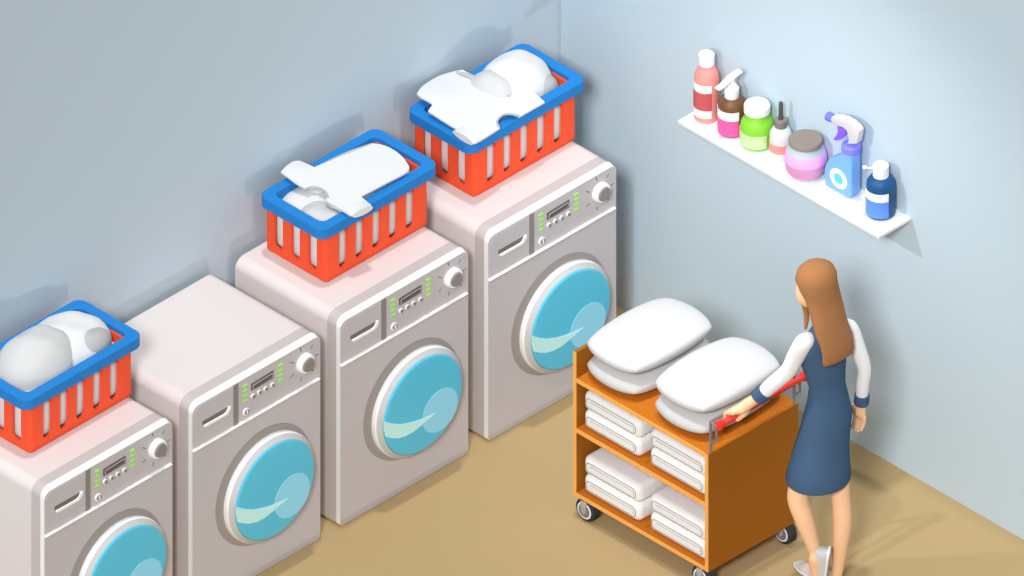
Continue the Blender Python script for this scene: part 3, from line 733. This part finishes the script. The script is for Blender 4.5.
d = (WR - ER).normalized(); b = B(); c0 = WR - d*1.5; tube(b, [c0 - d*5, c0 - d*4.6, c0 + d*4.6, c0 + d*5], [5.4, 6.3, 6.3, 5.4], 20, False); obj('cuff', b, m_dress, wm, label='navy cuff')
# hair
b = B(); rings = []
for (x, y, z, rx, ry) in ((161, 458, 319.2, 3, 3), (161, 458, 318.2, 8.5, 8.5), (161.2, 458, 315, 13, 13.5), (161.8, 457.4, 310, 15.8, 16.8), (162.2, 457, 303, 16.8, 18), (161.4, 459.6, 295, 16.6, 16), (160.6, 463.4, 287, 16.2, 13), (160.8, 467, 279, 16.6, 11), (161.4, 470.6, 270, 17, 9.4), (161.4, 474, 262, 17.2, 7.8), (160, 477.5, 252, 17.2, 6.6), (159.6, 479.2, 244, 17, 6), (159.8, 479.8, 238, 17.2, 5.6), (160, 479.6, 234.5, 16.6, 5), (160, 479.2, 232.8, 13, 3.6)):
    rings.append(ellring(x, y, z, rx, ry, 36))
loft(b, rings); hr = obj('hair', b, m_hair, wm, ang=70)
lk = [pY(801.5, 296, 449), pY(805.5, 308, 449), pY(806.6, 318, 450), pY(805.4, 329, 451)]
b = B(); tube(b, lk, [3.2, 2.6, 2.2, 1.2], 12); obj('hair_lock', b, m_hair, hr)
# shoes
def shoe(F, lab):
    """F(a, u, x): a from heel to toe, u above the sole, x sideways"""
    def outline(k, u, n=12):
        st = [(0, 3.8), (3, 5.6), (10, 6.2), (20, 5.6), (30, 6.4), (38, 7.0), (45, 5.8), (49.5, 3.2)]
        return st
    def ring(scale, u, sh=0):
        st = [(0.0, 3.0), (1.6, 4.8), (6, 5.9), (13, 6.0), (21, 5.6), (30, 6.3), (38, 6.9), (44, 6.0), (48.4, 4.0), (50.4, 1.6)]
        L_ = [F(25 + (a-25)*scale, u, w*scale) for a, w in st]; R_ = [F(25 + (a-25)*scale, u, -w*scale) for a, w in reversed(st)]
        return L_ + R_
    b = B(); loft(b, [ring(1.0, 0), ring(1.02, 1.2)]); s = obj('shoe', b, m_sole, wm, label=lab)
    b = B(); loft(b, [ring(1.03, 1.2), ring(1.03, 3.2)]); obj('midsole', b, m_solew, s, label='white midsole')
    b = B(); st = []
    for a, hgt, w in ((.6, 11.5, 3.4), (2.4, 14, 5.2), (7, 14.2, 6.2), (14, 12.6, 6.4), (21, 11.4, 6.2), (29, 9.6, 6.6), (37, 8, 6.8), (44, 6.6, 5.8), (48.6, 5.2, 3.8), (50.2, 4.2, 1.4)):
        st.append([F(a, 3 + (hgt-3)*(math.sin(PI*i/10))**.6, w*math.cos(PI*i/10)) for i in range(11)] + [F(a, 2.6, -w*.9), F(a, 2.6, w*.9)])
    loft(b, st); obj('shoe_upper', b, m_shoe, s, ang=60)
shoe(lambda a, u, x: LF(a - 2, u - 3, x), 'grey shoe with its heel lifted')
shoe(lambda a, u, x: V3(157 + x, 482 - a*1.06, u + .05), 'grey shoe flat on the floor')

# ================================================================ LIGHT
w = bpy.data.worlds.new('world'); bpy.context.scene.world = w; w.use_nodes = True
nt = w.node_tree; bg = nt.nodes['Background']
tc = nt.nodes.new('ShaderNodeTexCoord'); sp = nt.nodes.new('ShaderNodeSeparateXYZ'); nt.links.new(tc.outputs['Generated'], sp.inputs[0])
def mth(op, a, b=None):
    n = nt.nodes.new('ShaderNodeMath'); n.operation = op
    for i, v in enumerate((a, b)):
        if v is None: continue
        if isinstance(v, (int, float)): n.inputs[i].default_value = v
        else: nt.links.new(v, n.inputs[i])
    return n.outputs[0]
WA, WXp, WZp = 0.11, 0.50, 0.22
s = mth('ADD', mth('ADD', mth('MULTIPLY', mth('MAXIMUM', sp.outputs[0], 0), WXp), mth('MULTIPLY', mth('MAXIMUM', sp.outputs[2], 0), WZp)), WA)
nt.links.new(s, bg.inputs['Strength']); bg.inputs['Color'].default_value = (1, 1, 1, 1)
def aim(o, d): o.rotation_euler = Vector(d).to_track_quat('-Z', 'Y').to_euler()
def lamp(kind, name, loc, d, power, **k):
    l = bpy.data.lights.new(name, kind); l.energy = power
    for a, v in k.items(): setattr(l, a, v)
    o = bpy.data.objects.new(name, l); C.objects.link(o); o.location = Vector(loc)*U; aim(o, d); return o
lamp('SUN', 'overhead_sun', (400, 300, 700), (0, 0.0, -1), 1.22, angle=math.radians(3))
lamp('SUN', 'fill_sun', (900, 900, 900), (-1, -.74, -.95), 2.1, angle=math.radians(9))  # added fill close to the view direction, its shadows mostly hidden
lamp('AREA', 'added_side_beam', (450, 222, 330), (0.02, -1, .12), 6.2, shape='RECTANGLE', size=900*U, size_y=800*U, spread=math.radians(2))  # added unseen panel, throws machine and basket shadows on the left wall
lamp('SPOT', 'shelf_spot', (330, 310, 500), (-1, .12, -1.1), 58, spot_size=math.radians(104), spot_blend=1, shadow_soft_size=.02)

# ================================================================ CAMERA
cam = bpy.data.cameras.new('camera'); co = bpy.data.objects.new('camera', cam); C.objects.link(co)
cam.type = 'ORTHO'; cam.ortho_scale = 1024*U/math.sqrt(1.5)
tgt = pZ(512, 288, 0)
co.location = (tgt + Vector((1500, 1500, 1500)))*U
co.rotation_euler = (math.atan(math.sqrt(2)), 0, math.radians(135))
cam.clip_end = 60; cam.clip_start = .1
bpy.context.scene.camera = co
for o in bpy.data.objects:
    if '_o' in o: del o['_o']
cy = bpy.context.scene.cycles; cy.use_light_tree = True; cy.use_adaptive_sampling = False
vs = bpy.context.scene.view_settings
vs.view_transform = 'Standard'; vs.look = 'None'; vs.gamma = 1; vs.exposure = 0; vs.use_curve_mapping = False
